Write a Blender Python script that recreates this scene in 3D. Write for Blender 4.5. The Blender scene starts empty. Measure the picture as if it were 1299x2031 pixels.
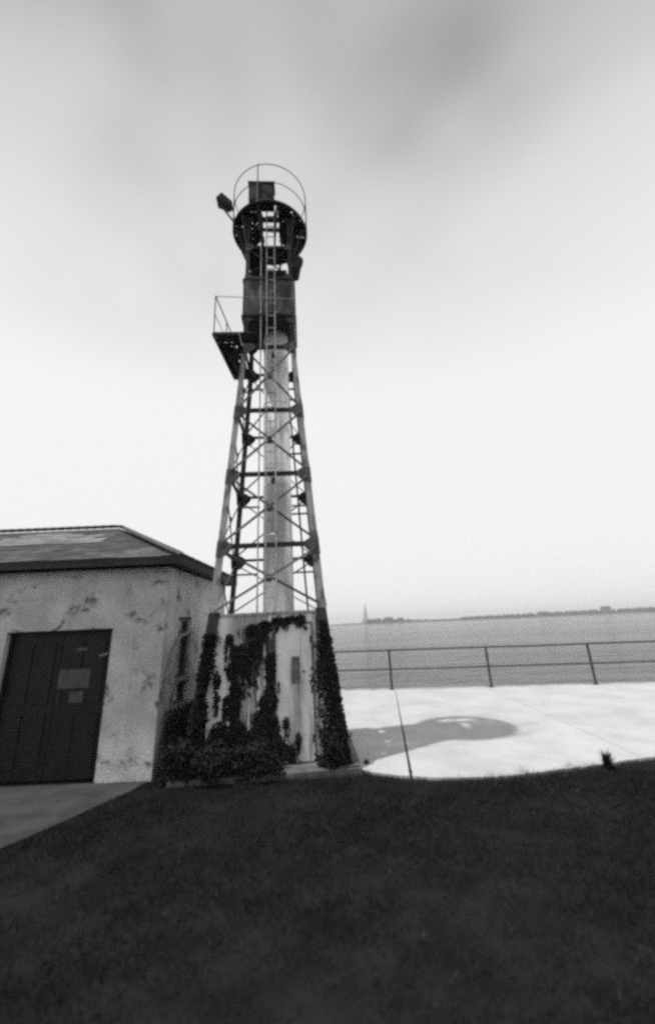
import bpy, bmesh, math, random
import numpy as np
from mathutils import Vector, Matrix

R = math.radians
random.seed(7)
rng = np.random.default_rng(11)
scene = bpy.context.scene
col = scene.collection

# ------------------------------------------------------------------ camera
EYE = 1.8
cam_data = bpy.data.cameras.new('camera')
cam = bpy.data.objects.new('camera', cam_data)
col.objects.link(cam)
cam_data.sensor_fit = 'VERTICAL'
cam_data.sensor_height = 36.0
cam_data.sensor_width = 36.0 * 1299 / 2031
cam_data.lens = 820.0 / 2031 * 36.0
cam_data.shift_y = -63.5 / 2031
cam_data.clip_start = 0.05
cam_data.clip_end = 20000
cam_data.dof.use_dof = True
cam_data.dof.focus_distance = 9.0
cam_data.dof.aperture_fstop = 0.42
pitch, roll = R(19.2), R(-2.4)
f = Vector((0, math.cos(pitch), math.sin(pitch)))
r0 = Vector((1, 0, 0))
u0 = r0.cross(f)
rr = r0 * math.cos(roll) + u0 * math.sin(roll)
uu = -r0 * math.sin(roll) + u0 * math.cos(roll)
cam.matrix_world = Matrix(((rr.x, uu.x, -f.x, 0), (rr.y, uu.y, -f.y, 0), (rr.z, uu.z, -f.z, EYE), (0, 0, 0, 1)))
scene.camera = cam

# ------------------------------------------------------------------ sky and sun
SUN_TRAVEL = Vector((0.316, 0.094, -1.0)).normalized()
world = bpy.data.worlds.new('World')
scene.world = world
world.use_nodes = True
nt = world.node_tree
for n in list(nt.nodes):
    nt.nodes.remove(n)


def nd(tree, t, **kw):
    n = tree.nodes.new(t)
    for k, v in kw.items():
        setattr(n, k, v)
    return n


def setv(node, name, v):
    node.inputs[name].default_value = v


out = nd(nt, 'ShaderNodeOutputWorld')
bg = nd(nt, 'ShaderNodeBackground')
setv(bg, 'Strength', 0.1)
sky = nd(nt, 'ShaderNodeTexSky', sky_type='NISHITA')
sky.sun_disc = False
sky.sun_elevation = math.asin(-SUN_TRAVEL.z)
sky.sun_rotation = math.atan2(-SUN_TRAVEL.x, -SUN_TRAVEL.y)
sky.dust_density = 3.0
bw = nd(nt, 'ShaderNodeRGBToBW')
nt.links.new(sky.outputs[0], bw.inputs[0])
tc = nd(nt, 'ShaderNodeTexCoord')
sep = nd(nt, 'ShaderNodeSeparateXYZ')
nt.links.new(tc.outputs['Generated'], sep.inputs[0])


def wmath(op, a, b=None, c=None, clamp=False):
    m = nd(nt, 'ShaderNodeMath', operation=op)
    m.use_clamp = clamp
    for i, v in enumerate((a, b, c)):
        if v is None:
            continue
        if isinstance(v, (int, float)):
            m.inputs[i].default_value = v
        else:
            nt.links.new(v, m.inputs[i])
    return m.outputs[0]


# cloud deck seen in perspective: direction divided by height above the horizon
den = wmath('ADD', wmath('MAXIMUM', sep.outputs[2], 0.0), 0.35)
comb = nd(nt, 'ShaderNodeCombineXYZ')
nt.links.new(wmath('DIVIDE', wmath('MULTIPLY', sep.outputs[0], -1.0), den), comb.inputs[0])
nt.links.new(wmath('DIVIDE', sep.outputs[1], den), comb.inputs[1])
comb.inputs[2].default_value = 1.1
cl = nd(nt, 'ShaderNodeTexNoise')
nt.links.new(comb.outputs[0], cl.inputs['Vector'])
setv(cl, 'Scale', 1.15)
setv(cl, 'Detail', 3.0)
setv(cl, 'Roughness', 0.5)
setv(cl, 'Distortion', 0.2)
mr = nd(nt, 'ShaderNodeMapRange', interpolation_type='SMOOTHSTEP')
nt.links.new(cl.outputs['Fac'], mr.inputs['Value'])
setv(mr, 'From Min', 0.33)
setv(mr, 'From Max', 0.68)
# thin bright veil near the horizon, greyer cloud overhead
elev = nd(nt, 'ShaderNodeMapRange', interpolation_type='SMOOTHSTEP')
nt.links.new(sep.outputs[2], elev.inputs['Value'])
setv(elev, 'From Min', 0.46)
setv(elev, 'From Max', 1.0)
dark = wmath('MULTIPLY', elev.outputs[0], wmath('ADD', wmath('MULTIPLY', mr.outputs[0], 0.6), 0.4))
deck = wmath('SUBTRACT', 8.7, wmath('MULTIPLY', dark, 8.2))
tot = wmath('ADD', wmath('MULTIPLY', deck, 0.9), wmath('MULTIPLY', wmath('MINIMUM', bw.outputs[0], 12.0), 0.1))
ccol = nd(nt, 'ShaderNodeCombineColor')
for i in range(3):
    nt.links.new(tot, ccol.inputs[i])
nt.links.new(ccol.outputs[0], bg.inputs['Color'])
nt.links.new(bg.outputs[0], out.inputs['Surface'])

sun_data = bpy.data.lights.new('sun', 'SUN')
sun_data.energy = 3.3
sun_data.angle = R(0.9)
sun_data.color = (1.0, 1.0, 1.0)
sun = bpy.data.objects.new('sun', sun_data)
sun.rotation_euler = SUN_TRAVEL.to_track_quat('-Z', 'Y').to_euler()
sun.location = (-6, -2, 20)
col.objects.link(sun)

scene.view_settings.view_transform = 'Standard'
scene.view_settings.look = 'None'
scene.view_settings.gamma = 1.0
scene.view_settings.use_curve_mapping = False
scene.view_settings.exposure = 0.18
scene.cycles.filter_width = 3.0
scene.cycles.use_denoising = False
scene.cycles.sample_clamp_indirect = 1.5
scene.cycles.sample_clamp_direct = 3.0

# ------------------------------------------------------------------ materials (black-and-white place)
MATS = {}


def mat(name, a, b=None, scale=6.0, rough=0.85, bump=0.0, bump_scale=40.0, lo=0.35, hi=0.65,
        stretch=(1, 1, 1), spec=0.3, metallic=0.0, island=0.0, extra=None):
    """noise-mottled grey: a..b, fine relief, optional tone change per piece"""
    if name in MATS:
        return MATS[name]
    m = bpy.data.materials.new(name)
    m.use_nodes = True
    t = m.node_tree
    p = t.nodes['Principled BSDF']
    setv(p, 'Roughness', rough)
    setv(p, 'Metallic', metallic)
    setv(p, 'Specular IOR Level', spec)
    if b is None:
        b = a * 0.75
    c = nd(t, 'ShaderNodeTexCoord')
    mp = nd(t, 'ShaderNodeMapping')
    setv(mp, 'Scale', stretch)
    t.links.new(c.outputs['Object'], mp.inputs[0])
    n1 = nd(t, 'ShaderNodeTexNoise')
    setv(n1, 'Scale', scale)
    setv(n1, 'Detail', 8.0)
    setv(n1, 'Roughness', 0.62)
    t.links.new(mp.outputs[0], n1.inputs['Vector'])
    ra = nd(t, 'ShaderNodeMapRange', interpolation_type='SMOOTHSTEP')
    setv(ra, 'From Min', lo)
    setv(ra, 'From Max', hi)
    setv(ra, 'To Min', a)
    setv(ra, 'To Max', b)
    t.links.new(n1.outputs['Fac'], ra.inputs['Value'])
    v = ra.outputs[0]
    n2 = nd(t, 'ShaderNodeTexNoise')
    setv(n2, 'Scale', bump_scale)
    setv(n2, 'Detail', 5.0)
    t.links.new(c.outputs['Object'], n2.inputs['Vector'])
    ml = nd(t, 'ShaderNodeMapRange')
    setv(ml, 'From Min', 0.3)
    setv(ml, 'From Max', 0.7)
    setv(ml, 'To Min', 0.86)
    setv(ml, 'To Max', 1.12)
    t.links.new(n2.outputs['Fac'], ml.inputs['Value'])
    mm = nd(t, 'ShaderNodeMath', operation='MULTIPLY')
    t.links.new(v, mm.inputs[0])
    t.links.new(ml.outputs[0], mm.inputs[1])
    v = mm.outputs[0]
    if island:
        g = nd(t, 'ShaderNodeNewGeometry')
        mi = nd(t, 'ShaderNodeMapRange')
        setv(mi, 'To Min', 1 - island)
        setv(mi, 'To Max', 1 + island)
        t.links.new(g.outputs['Random Per Island'], mi.inputs['Value'])
        m3 = nd(t, 'ShaderNodeMath', operation='MULTIPLY')
        t.links.new(v, m3.inputs[0])
        t.links.new(mi.outputs[0], m3.inputs[1])
        v = m3.outputs[0]
    if extra:
        v = extra(t, c, v)
    cc = nd(t, 'ShaderNodeCombineColor')
    for i in range(3):
        t.links.new(v, cc.inputs[i])
    t.links.new(cc.outputs[0], p.inputs['Base Color'])
    if bump:
        bp = nd(t, 'ShaderNodeBump')
        setv(bp, 'Strength', bump)
        setv(bp, 'Distance', 0.02)
        t.links.new(n2.outputs['Fac'], bp.inputs['Height'])
        t.links.new(bp.outputs[0], p.inputs['Normal'])
    MATS[name] = m
    return m


def noise_fac(t, c, scale, stretch, lo, hi, detail=6.0, distortion=0.0, loc=(0, 0, 0)):
    mp = nd(t, 'ShaderNodeMapping')
    setv(mp, 'Scale', stretch)
    setv(mp, 'Location', loc)
    t.links.new(c.outputs['Object'], mp.inputs[0])
    n = nd(t, 'ShaderNodeTexNoise')
    setv(n, 'Scale', scale)
    setv(n, 'Detail', detail)
    setv(n, 'Distortion', distortion)
    t.links.new(mp.outputs[0], n.inputs['Vector'])
    ra = nd(t, 'ShaderNodeMapRange', interpolation_type='SMOOTHSTEP')
    setv(ra, 'From Min', lo)
    setv(ra, 'From Max', hi)
    t.links.new(n.outputs['Fac'], ra.inputs['Value'])
    return ra.outputs[0]


def mixv(t, fac, a, b):
    m = nd(t, 'ShaderNodeMix', data_type='FLOAT')
    for i, v in ((0, fac), (2, a), (3, b)):
        if isinstance(v, (int, float)):
            m.inputs[i].default_value = v
        else:
            t.links.new(v, m.inputs[i])
    return m.outputs[0]


def tmath(t, op, a, b, clamp=False):
    m = nd(t, 'ShaderNodeMath', operation=op)
    m.use_clamp = clamp
    for i, v in enumerate((a, b)):
        if isinstance(v, (int, float)):
            m.inputs[i].default_value = v
        else:
            t.links.new(v, m.inputs[i])
    return m.outputs[0]


def rust_runs(dark, lo, hi, x0=None, x1=None):
    """vertical rust runs; optionally heavier between two x positions of the wall"""
    def fn(t, c, v):
        fac = noise_fac(t, c, 1.0, (13, 13, 0.9), lo, hi, 4.0, 0.6)
        blot = noise_fac(t, c, 3.2, (1, 1, 0.8), 0.42, 0.6, 6.0, 0.8)
        fac = tmath(t, 'MULTIPLY', fac, tmath(t, 'ADD', tmath(t, 'MULTIPLY', blot, 0.4), 0.6))
        if x0 is not None:
            s = nd(t, 'ShaderNodeSeparateXYZ')
            t.links.new(c.outputs['Object'], s.inputs[0])
            ra = nd(t, 'ShaderNodeMapRange', interpolation_type='SMOOTHSTEP')
            setv(ra, 'From Min', x0)
            setv(ra, 'From Max', x1)
            t.links.new(s.outputs[0], ra.inputs['Value'])
            fac = tmath(t, 'MULTIPLY', fac, ra.outputs[0])
        return mixv(t, fac, v, dark)
    return fn


def stucco_patches(t, c, v):
    patch = noise_fac(t, c, 2.3, (1, 1, 1.1), 0.55, 0.62, 8.0, 0.9, (3.3, 0, 1.7))
    fine = noise_fac(t, c, 14.0, (1, 1, 1), 0.42, 0.6, 5.0)
    fac = tmath(t, 'MULTIPLY', patch, tmath(t, 'ADD', tmath(t, 'MULTIPLY', fine, 0.7), 0.2))
    v = mixv(t, fac, v, 0.11)
    runs = noise_fac(t, c, 1.0, (9, 9, 0.5), 0.55, 0.72, 4.0, 0.4)
    return mixv(t, tmath(t, 'MULTIPLY', runs, 0.32), v, 0.2)


def dry_blades(t, c, v):
    a_ = nd(t, 'ShaderNodeAttribute', attribute_name='dry')
    return mixv(t, a_.outputs['Fac'], v, 0.13)


def door_runs(t, c, v):
    """rust run below the vent plate plus faint general runs"""
    v = rust_runs(0.22, 0.56, 0.70)(t, c, v)
    s = nd(t, 'ShaderNodeSeparateXYZ')
    t.links.new(c.outputs['Object'], s.inputs[0])
    wob = noise_fac(t, c, 1.0, (26, 26, 1.4), 0.3, 0.7, 3.0)
    d = tmath(t, 'ABSOLUTE', tmath(t, 'SUBTRACT', s.outputs[0], 0.385), 0.0)
    band = nd(t, 'ShaderNodeMapRange', interpolation_type='SMOOTHSTEP')
    setv(band, 'From Min', 0.15)
    setv(band, 'From Max', 0.03)
    t.links.new(d, band.inputs['Value'])
    low = nd(t, 'ShaderNodeMapRange', interpolation_type='SMOOTHSTEP')
    setv(low, 'From Min', 1.42)
    setv(low, 'From Max', 1.15)
    t.links.new(s.outputs[2], low.inputs['Value'])
    fac = tmath(t, 'MULTIPLY', tmath(t, 'MULTIPLY', band.outputs[0], low.outputs[0]), tmath(t, 'ADD', tmath(t, 'MULTIPLY', wob, 0.5), 0.25))
    return mixv(t, fac, v, 0.12)


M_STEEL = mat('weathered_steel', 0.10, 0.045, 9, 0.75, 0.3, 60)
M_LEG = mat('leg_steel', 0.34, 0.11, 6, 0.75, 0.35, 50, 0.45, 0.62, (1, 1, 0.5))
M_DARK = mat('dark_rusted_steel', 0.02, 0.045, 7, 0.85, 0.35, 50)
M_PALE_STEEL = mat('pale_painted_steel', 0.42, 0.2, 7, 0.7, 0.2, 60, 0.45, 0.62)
M_COLUMN = mat('bright_metal_column', 0.93, 0.84, 4, 0.32, 0.04, 50, 0.42, 0.68, (1, 1, 0.25), metallic=0.4)
M_BASE = mat('base_wall_paint', 0.90, 0.76, 3, 0.7, 0.15, 40, extra=rust_runs(0.06, 0.36, 0.45, -0.62, -0.48))
M_BASE_R = mat('base_trim_paint', 0.82, 0.6, 3, 0.7, 0.15, 40, extra=rust_runs(0.10, 0.56, 0.63))
M_DOOR = mat('tower_door_paint', 0.86, 0.74, 2.0, 0.6, 0.08, 40, extra=door_runs)
M_VENT = mat('vent_rust', 0.2, 0.1, 12, 0.8, 0.3, 60)
M_CABIN = mat('cabin_sheet', 0.13, 0.05, 4, 0.8, 0.25, 30, 0.4, 0.62, (1, 1, 0.5), extra=rust_runs(0.035, 0.5, 0.6))
M_FOOT = mat('footing_concrete', 0.16, 0.08, 5, 0.95, 0.5, 40)
M_CONC = mat('plaza_concrete', 0.47, 0.37, 1.1, 0.9, 0.25, 60, 0.3, 0.72)
M_SEA = mat('seawall_concrete', 0.48, 0.3, 2.5, 0.9, 0.4, 25)
M_PATH = mat('worn_path', 0.05, 0.028, 3, 0.95, 0.5, 50)
M_SOIL = mat('lawn_soil', 0.012, 0.02, 2.5, 1.0, 0.6, 60, spec=0.0)
M_GRASS = mat('grass_blades', 0.018, 0.011, 1.1, 0.8, 0.0, 9, island=0.35, spec=0.1, extra=dry_blades)
M_STUCCO = mat('hut_stucco', 0.60, 0.43, 2.2, 0.95, 0.7, 55, 0.35, 0.68, extra=stucco_patches)
M_FASCIA = mat('fascia_paint', 0.03, 0.02, 6, 0.7, 0.2, 40)
M_SHINGLE = mat('asphalt_shingle', 0.13, 0.085, 3, 0.95, 0.5, 120, island=0.22)
M_SHINGLE_W = mat('worn_shingle', 0.27, 0.2, 3, 0.95, 0.5, 120, island=0.2)
M_HDOOR = mat('hut_door_paint', 0.012, 0.007, 4, 0.5, 0.15, 40)
M_SIGN = mat('door_notice', 0.09, 0.06, 8, 0.6, 0.0, 40)
M_WFRAME = mat('window_frame_paint', 0.12, 0.06, 8, 0.6, 0.1, 40)
M_SILL = mat('sill_paint', 0.3, 0.2, 8, 0.8, 0.1, 40)
M_GLASS = mat('dark_glass', 0.015, 0.01, 3, 0.12, 0.0, 40, spec=0.5)
M_RAIL = mat('railing_steel', 0.06, 0.035, 8, 0.6, 0.15, 60)
M_LEAF = mat('ivy_leaf', 0.012, 0.022, 9, 0.75, 0.0, 60, island=0.4, spec=0.08)
M_STEM = mat('vine_stem', 0.07, 0.04, 20, 0.9, 0.3, 60)
M_FARTREE = mat('far_tree', 0.05, 0.03, 0.05, 1.0, 0.0, 1.0)
M_FARLAND = mat('far_land', 0.12, 0.08, 0.02, 1.0, 0.0, 1.0)
M_FARBLD = mat('far_masonry', 0.16, 0.1, 0.05, 0.95, 0.0, 1.0)
M_FARROOF = mat('far_roof', 0.07, 0.05, 0.05, 0.95, 0.0, 1.0)
M_LENS = mat('lamp_glass', 0.3, 0.2, 8, 0.15, 0.0, 40, spec=0.5)
M_ROCK = mat('shore_rock', 0.14, 0.06, 2, 0.95, 0.6, 8)

wm = bpy.data.materials.new('harbour_water')
wm.use_nodes = True
t = wm.node_tree
p = t.nodes['Principled BSDF']
setv(p, 'Base Color', (0.04, 0.04, 0.04, 1))
setv(p, 'Roughness', 0.12)
setv(p, 'IOR', 1.33)
c = nd(t, 'ShaderNodeTexCoord')
mp = nd(t, 'ShaderNodeMapping')
setv(mp, 'Scale', (0.28, 1.0, 1))
setv(mp, 'Rotation', (0, 0, 0.25))
t.links.new(c.outputs['Object'], mp.inputs[0])
na = nd(t, 'ShaderNodeTexNoise')
setv(na, 'Scale', 0.5)
setv(na, 'Detail', 6.0)
setv(na, 'Roughness', 0.6)
t.links.new(mp.outputs[0], na.inputs['Vector'])
bp = nd(t, 'ShaderNodeBump')
setv(bp, 'Strength', 1.0)
setv(bp, 'Distance', 1.7)
nw = nd(t, 'ShaderNodeTexNoise')
setv(nw, 'Scale', 0.035)
setv(nw, 'Detail', 4.0)
t.links.new(mp.outputs[0], nw.inputs['Vector'])
wr = nd(t, 'ShaderNodeMapRange', interpolation_type='SMOOTHSTEP')
setv(wr, 'From Min', 0.38)
setv(wr, 'From Max', 0.62)
setv(wr, 'To Min', 0.6)
setv(wr, 'To Max', 1.0)
t.links.new(nw.outputs['Fac'], wr.inputs['Value'])
t.links.new(wr.outputs[0], bp.inputs['Strength'])
t.links.new(na.outputs['Fac'], bp.inputs['Height'])
t.links.new(bp.outputs[0], p.inputs['Normal'])
M_WATER = wm


# ------------------------------------------------------------------ builders
class MB:
    def __init__(self):
        self.v, self.f = [], []

    def add(self, vs, fs):
        o = len(self.v)
        self.v += [tuple(x) for x in vs]
        self.f += [tuple(i + o for i in q) for q in fs]
        return self

    def box(self, x0, x1, y0, y1, z0, z1):
        vs = [(x, y, z) for z in (z0, z1) for y in (y0, y1) for x in (x0, x1)]
        return self.add(vs, [(0, 2, 3, 1), (4, 5, 7, 6), (0, 1, 5, 4), (2, 6, 7, 3), (0, 4, 6, 2), (1, 3, 7, 5)])

    def prism(self, poly, z0, z1):
        n = len(poly)
        vs = [(x, y, z0) for x, y in poly] + [(x, y, z1) for x, y in poly]
        return self.add(vs, [tuple(range(n - 1, -1, -1)), tuple(range(n, 2 * n))] +
                        [(i, (i + 1) % n, n + (i + 1) % n, n + i) for i in range(n)])

    def loft(self, a, b):
        n = len(a)
        return self.add(list(a) + list(b), [tuple(range(n - 1, -1, -1)), tuple(range(n, 2 * n))] +
                        [(i, (i + 1) % n, n + (i + 1) % n, n + i) for i in range(n)])

    def bar(self, p, q, prof, side):
        p, q, side = Vector(p), Vector(q), Vector(side)
        d = (q - p).normalized()
        x = (side - d * side.dot(d)).normalized()
        y = d.cross(x)
        a = [p + x * u + y * w for u, w in prof]
        b = [q + x * u + y * w for u, w in prof]
        return self.loft(a, b)

    def tube(self, pts, r, n=8):
        pts = [Vector(q) for q in pts]
        rings = []
        for i, q in enumerate(pts):
            d = (pts[min(i + 1, len(pts) - 1)] - pts[max(i - 1, 0)]).normalized()
            s = Vector((0, 0, 1)) if abs(d.z) < 0.9 else Vector((1, 0, 0))
            x = (s - d * s.dot(d)).normalized()
            y = d.cross(x)
            rad = r[i] if isinstance(r, (list, tuple)) else r
            rings.append([q + (x * math.cos(2 * math.pi * k / n) + y * math.sin(2 * math.pi * k / n)) * rad for k in range(n)])
        o = len(self.v)
        for g in rings:
            self.v += [tuple(w) for w in g]
        for i in range(len(rings) - 1):
            for k in range(n):
                k2 = (k + 1) % n
                self.f.append((o + i * n + k, o + i * n + k2, o + (i + 1) * n + k2, o + (i + 1) * n + k))
        self.f.append(tuple(o + k for k in range(n - 1, -1, -1)))
        self.f.append(tuple(o + (len(rings) - 1) * n + k for k in range(n)))
        return self

    def ring(self, cx, cy, z, rad, r, n=64, m=8):
        o = len(self.v)
        for i in range(n):
            a = 2 * math.pi * i / n
            for k in range(m):
                b = 2 * math.pi * k / m
                q = rad + r * math.cos(b)
                self.v.append((cx + q * math.cos(a), cy + q * math.sin(a), z + r * math.sin(b)))
        for i in range(n):
            for k in range(m):
                i2, k2 = (i + 1) % n, (k + 1) % m
                self.f.append((o + i * m + k, o + i2 * m + k, o + i2 * m + k2, o + i * m + k2))
        return self

    def build(self, name, material, parent=None, off=(0, 0, 0), smooth=False):
        me = bpy.data.meshes.new(name)
        if any(off):
            self.v = [(a - off[0], b - off[1], c_ - off[2]) for a, b, c_ in self.v]
        me.from_pydata(self.v, [], self.f)
        me.materials.append(material)
        if smooth:
            me.polygons.foreach_set('use_smooth', [True] * len(me.polygons))
        me.update()
        ob = bpy.data.objects.new(name, me)
        col.objects.link(ob)
        ob.parent = parent
        return ob


def tag(o, label=None, cat=None, group=None, kind=None):
    for k, v in (('label', label), ('category', cat), ('group', group), ('kind', kind)):
        if v:
            o[k] = v
    return o


def empty(name, loc, rot=(0, 0, 0)):
    o = bpy.data.objects.new(name, None)
    o.empty_display_size = 0.3
    o.location = loc
    o.rotation_euler = rot
    col.objects.link(o)
    return o


def rect(a, b):
    return [(-a / 2, -b / 2), (a / 2, -b / 2), (a / 2, b / 2), (-a / 2, b / 2)]


def angle(a, t_=0.008):
    return [(0, 0), (a, 0), (a, t_), (t_, t_), (t_, a), (0, a)]


# ------------------------------------------------------------------ ground, plaza, water
SEA_Z = -2.6


def yedge(x):
    return 12.82 - 0.11 * (x - 1.53)


def sheet(name, poly, z, material):
    return MB().add([(x, y, z) for x, y in poly], [tuple(range(len(poly)))]).build(name, material)


tag(sheet('lawn', [(-300, -300), (300, -300), (300, yedge(300)), (-300, yedge(-300))], 0.0, M_SOIL),
    'dark lawn soil under the short grass', kind='structure')
tag(sheet('water', [(-4000, -4000), (4000, -4000), (4000, 4000), (-4000, 4000)], SEA_Z, M_WATER),
    'grey rippled harbour water beyond the railing', kind='structure')

# sea wall under the railing
sw = MB()
a, b = -60.0, 60.0
poly = [(a, yedge(a) - 0.22), (b, yedge(b) - 0.22), (b, yedge(b) + 0.08), (a, yedge(a) + 0.08)]
sw.prism(poly, -4.0, 0.026)
tag(sw.build('seawall', M_SEA), 'pale concrete sea wall edge below the pipe railing', kind='structure')

# worn path from the hut door towards the viewer
PATH = [(-2.42, 6.17), (-2.50, 5.85), (-2.86, 4.99), (-3.30, 4.1), (-4.1, 2.9), (-6.0, 1.2), (-12, 1.2), (-12, 6.17)]
tag(MB().prism(PATH, -0.05, 0.014).build('path', M_PATH), 'dark worn path leading from the hut door', kind='structure')

# plaza of large cast slabs with open joints
EDGE = [(0.16, 6.32), (0.42, 6.10), (0.76, 5.93), (1.1, 5.83), (1.51, 5.78), (1.9, 5.78), (2.24, 5.83), (2.75, 5.94),
        (3.25, 6.05), (3.8, 6.18), (4.27, 6.27), (5.2, 6.38), (6.6, 6.45), (9.0, 6.5), (14, 6.5)]


def edge_at(x):
    for (xa, ya), (xb, yb) in zip(EDGE, EDGE[1:]):
        if xa <= x <= xb:
            return ya + (yb - ya) * (x - xa) / (xb - xa)
    return None


def jA(y):
    return 0.87 + 0.112 * (y - 6.0)


def jB(y):
    return 3.90 + 0.02 * (y - 7.1)


def clip_edge(x0, x1):
    pts = [(x0, edge_at(x0))] + [q for q in EDGE if x0 < q[0] < x1] + [(x1, edge_at(x1))]
    res = []
    for (xa, ya), (xb, yb) in zip(pts, pts[1:]):
        for k in range(6):
            s = k / 6
            res.append((xa + (xb - xa) * s, ya + (yb - ya) * s + random.uniform(-0.012, 0.012)))
    res.append(pts[-1])
    return res


plaza = empty('plaza', (4, 9, 0))
tag(plaza, 'bright sunlit concrete plaza between tower and railing', kind='structure')
back = lambda x: yedge(x) - 0.235
G = 0.005
GA = 0.017
xa = jA(5.9) - GA
slab1 = [(-2.1, 8.55), (0.12, 8.55), (0.14, 6.4)] + clip_edge(0.17, xa)[0:] + [(jA(12.6) - G, back(jA(12.6))), (-2.1, back(-2.1))]
xb0, xb1 = jA(5.9) + GA, jB(6.21) - G
slab2 = clip_edge(xb0, xb1) + [(jB(12.3) - G, back(jB(12.3))), (jA(12.6) + G, back(jA(12.6)))]
slab3 = clip_edge(jB(6.21) + G, 13.5) + [(13.5, back(13.5)), (jB(12.3) + G, back(jB(12.3)))]
for s in (slab1, slab2, slab3):
    MB().prism(s, -0.06, 0.03).build('slab', M_CONC, plaza, off=(4, 9, 0))

# ------------------------------------------------------------------ lattice tower
TX, TY = -0.986, 7.205
tower = empty('lattice_tower', (TX, TY, 0), (0, -0.010, 0.063))
tag(tower, 'tall rusting steel lattice light tower with round railed gallery and pale boarded base', 'tower')
LEV = [1.985, 3.008, 4.23, 5.489, 6.926]
UP = [7.60, 8.66, 9.50, 10.36]


def hw(z):
    if z < 1.96:  # the feet splay out a little more
        return 0.8589 + (1.96 - z) * 0.113
    if z <= 6.926:
        return 1.0 - 0.072 * z
    return 0.5013 - 0.010 * (z - 6.926)


FACES = [((0, -1), (1, 0)), ((1, 0), (0, 1)), ((0, 1), (-1, 0)), ((-1, 0), (0, -1))]


def fp(face, u, z, off=0.0):
    (nx, ny), (tx, ty) = FACES[face]
    h = hw(z) + off
    return Vector((nx * h + tx * u, ny * h + ty * u, z))


def fnorm(face):
    return Vector((FACES[face][0][0], FACES[face][0][1], 0))


# footing and the four angle-iron legs
MB().box(-1.2, 1.2, -1.2, 1.2, -0.08, 0.07).build('footing', M_FOOT, tower)
for sx in (-1, 1):
    for sy in (-1, 1):
        b_ = MB()
        leg_obj = None
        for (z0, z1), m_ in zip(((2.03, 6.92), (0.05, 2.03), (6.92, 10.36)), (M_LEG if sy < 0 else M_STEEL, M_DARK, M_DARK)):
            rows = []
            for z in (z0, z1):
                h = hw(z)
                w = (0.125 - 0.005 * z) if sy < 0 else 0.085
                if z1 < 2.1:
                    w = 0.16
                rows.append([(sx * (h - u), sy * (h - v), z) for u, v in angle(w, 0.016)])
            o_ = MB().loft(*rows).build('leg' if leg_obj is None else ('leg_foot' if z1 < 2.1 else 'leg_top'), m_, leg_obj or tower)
            leg_obj = leg_obj or o_
        # foot plate
        MB().box(sx * 1.04 - 0.13, sx * 1.04 + 0.13, sy * 1.04 - 0.13, sy * 1.04 + 0.13, 0.07, 0.095).build('foot_plate', M_STEEL, tower)

# girders, crossed braces, gusset plates on all four faces
for F_ in range(4):
    n_ = fnorm(F_)
    for i, z in enumerate(LEV + UP):
        h = hw(z)
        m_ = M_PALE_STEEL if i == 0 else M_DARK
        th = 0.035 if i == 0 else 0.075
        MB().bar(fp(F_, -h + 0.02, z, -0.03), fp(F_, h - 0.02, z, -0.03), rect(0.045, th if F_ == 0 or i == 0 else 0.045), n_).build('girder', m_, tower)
        if 1 <= i:
            for s in (-1, 1):
                k = 1.0 if i < 5 else 0.7
                pts = [(0.0, 0.10), (-0.10, 0.10), (-0.21, 0.03), (-0.22, -0.05), (-0.12, -0.16), (0.0, -0.17)]
                aa, bb = [], []
                for du, dz in pts:
                    zz = z + dz * k
                    u = s * (hw(zz) - 0.012 + du * k)
                    aa.append(fp(F_, u, zz, 0.002))
                    bb.append(fp(F_, u, zz, 0.014))
                MB().loft(aa, bb).build('gusset_plate', M_STEEL, tower)
    pan = list(zip(LEV, LEV[1:])) + ([(UP[1], UP[2]), (UP[2], UP[3])] if F_ in (1, 3) else [(UP[1], UP[2])])
    for z0, z1 in pan:
        a0, a1 = z0 + 0.07, z1 - 0.07
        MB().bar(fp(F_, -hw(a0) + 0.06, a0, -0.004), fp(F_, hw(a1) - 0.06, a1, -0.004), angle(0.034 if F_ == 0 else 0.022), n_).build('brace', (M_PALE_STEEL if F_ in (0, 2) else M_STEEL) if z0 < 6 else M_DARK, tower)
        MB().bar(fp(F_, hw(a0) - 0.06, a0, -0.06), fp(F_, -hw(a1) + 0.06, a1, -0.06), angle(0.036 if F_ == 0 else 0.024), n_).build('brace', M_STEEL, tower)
        zc = (a0 + a1) / 2
        if z0 < 6:
            # small plate where the braces cross and stub brackets carrying cables
            q = fp(F_, 0, zc, -0.02)
            MB().bar(q - n_ * 0.004, q + n_ * 0.02, rect(0.11, 0.11), (0, 0, 1)).build('cross_plate', M_STEEL, tower)
# stub brackets on the legs, as cable carriers
for (F_, s, z, ln) in ((1, 1, 2.74, 0.42), (1, 1, 3.86, 0.40), (1, 1, 4.02, 0.36), (1, 1, 5.1, 0.34), (1, 1, 6.55, 0.3), (1, 1, 6.3, 0.3),
                       (3, -1, 2.74, 0.42), (3, -1, 4.02, 0.38), (3, -1, 6.55, 0.32)):
    h = hw(z)
    x = (h - 0.05) * (1 if F_ == 1 else -1)
    d = -1 if F_ == 1 else 1
    MB().bar((x, h - 0.08, z), (x + d * ln, h - 0.08, z), rect(0.03, 0.035), (0, 0, 1)).build('cable_bracket', M_STEEL, tower)
# vertical conduits tied to the rear corners
MB().tube([(0.60, 0.70, 1.98), (0.30, 0.42, 6.9)], 0.018).build('conduit', M_STEEL, tower)
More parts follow.
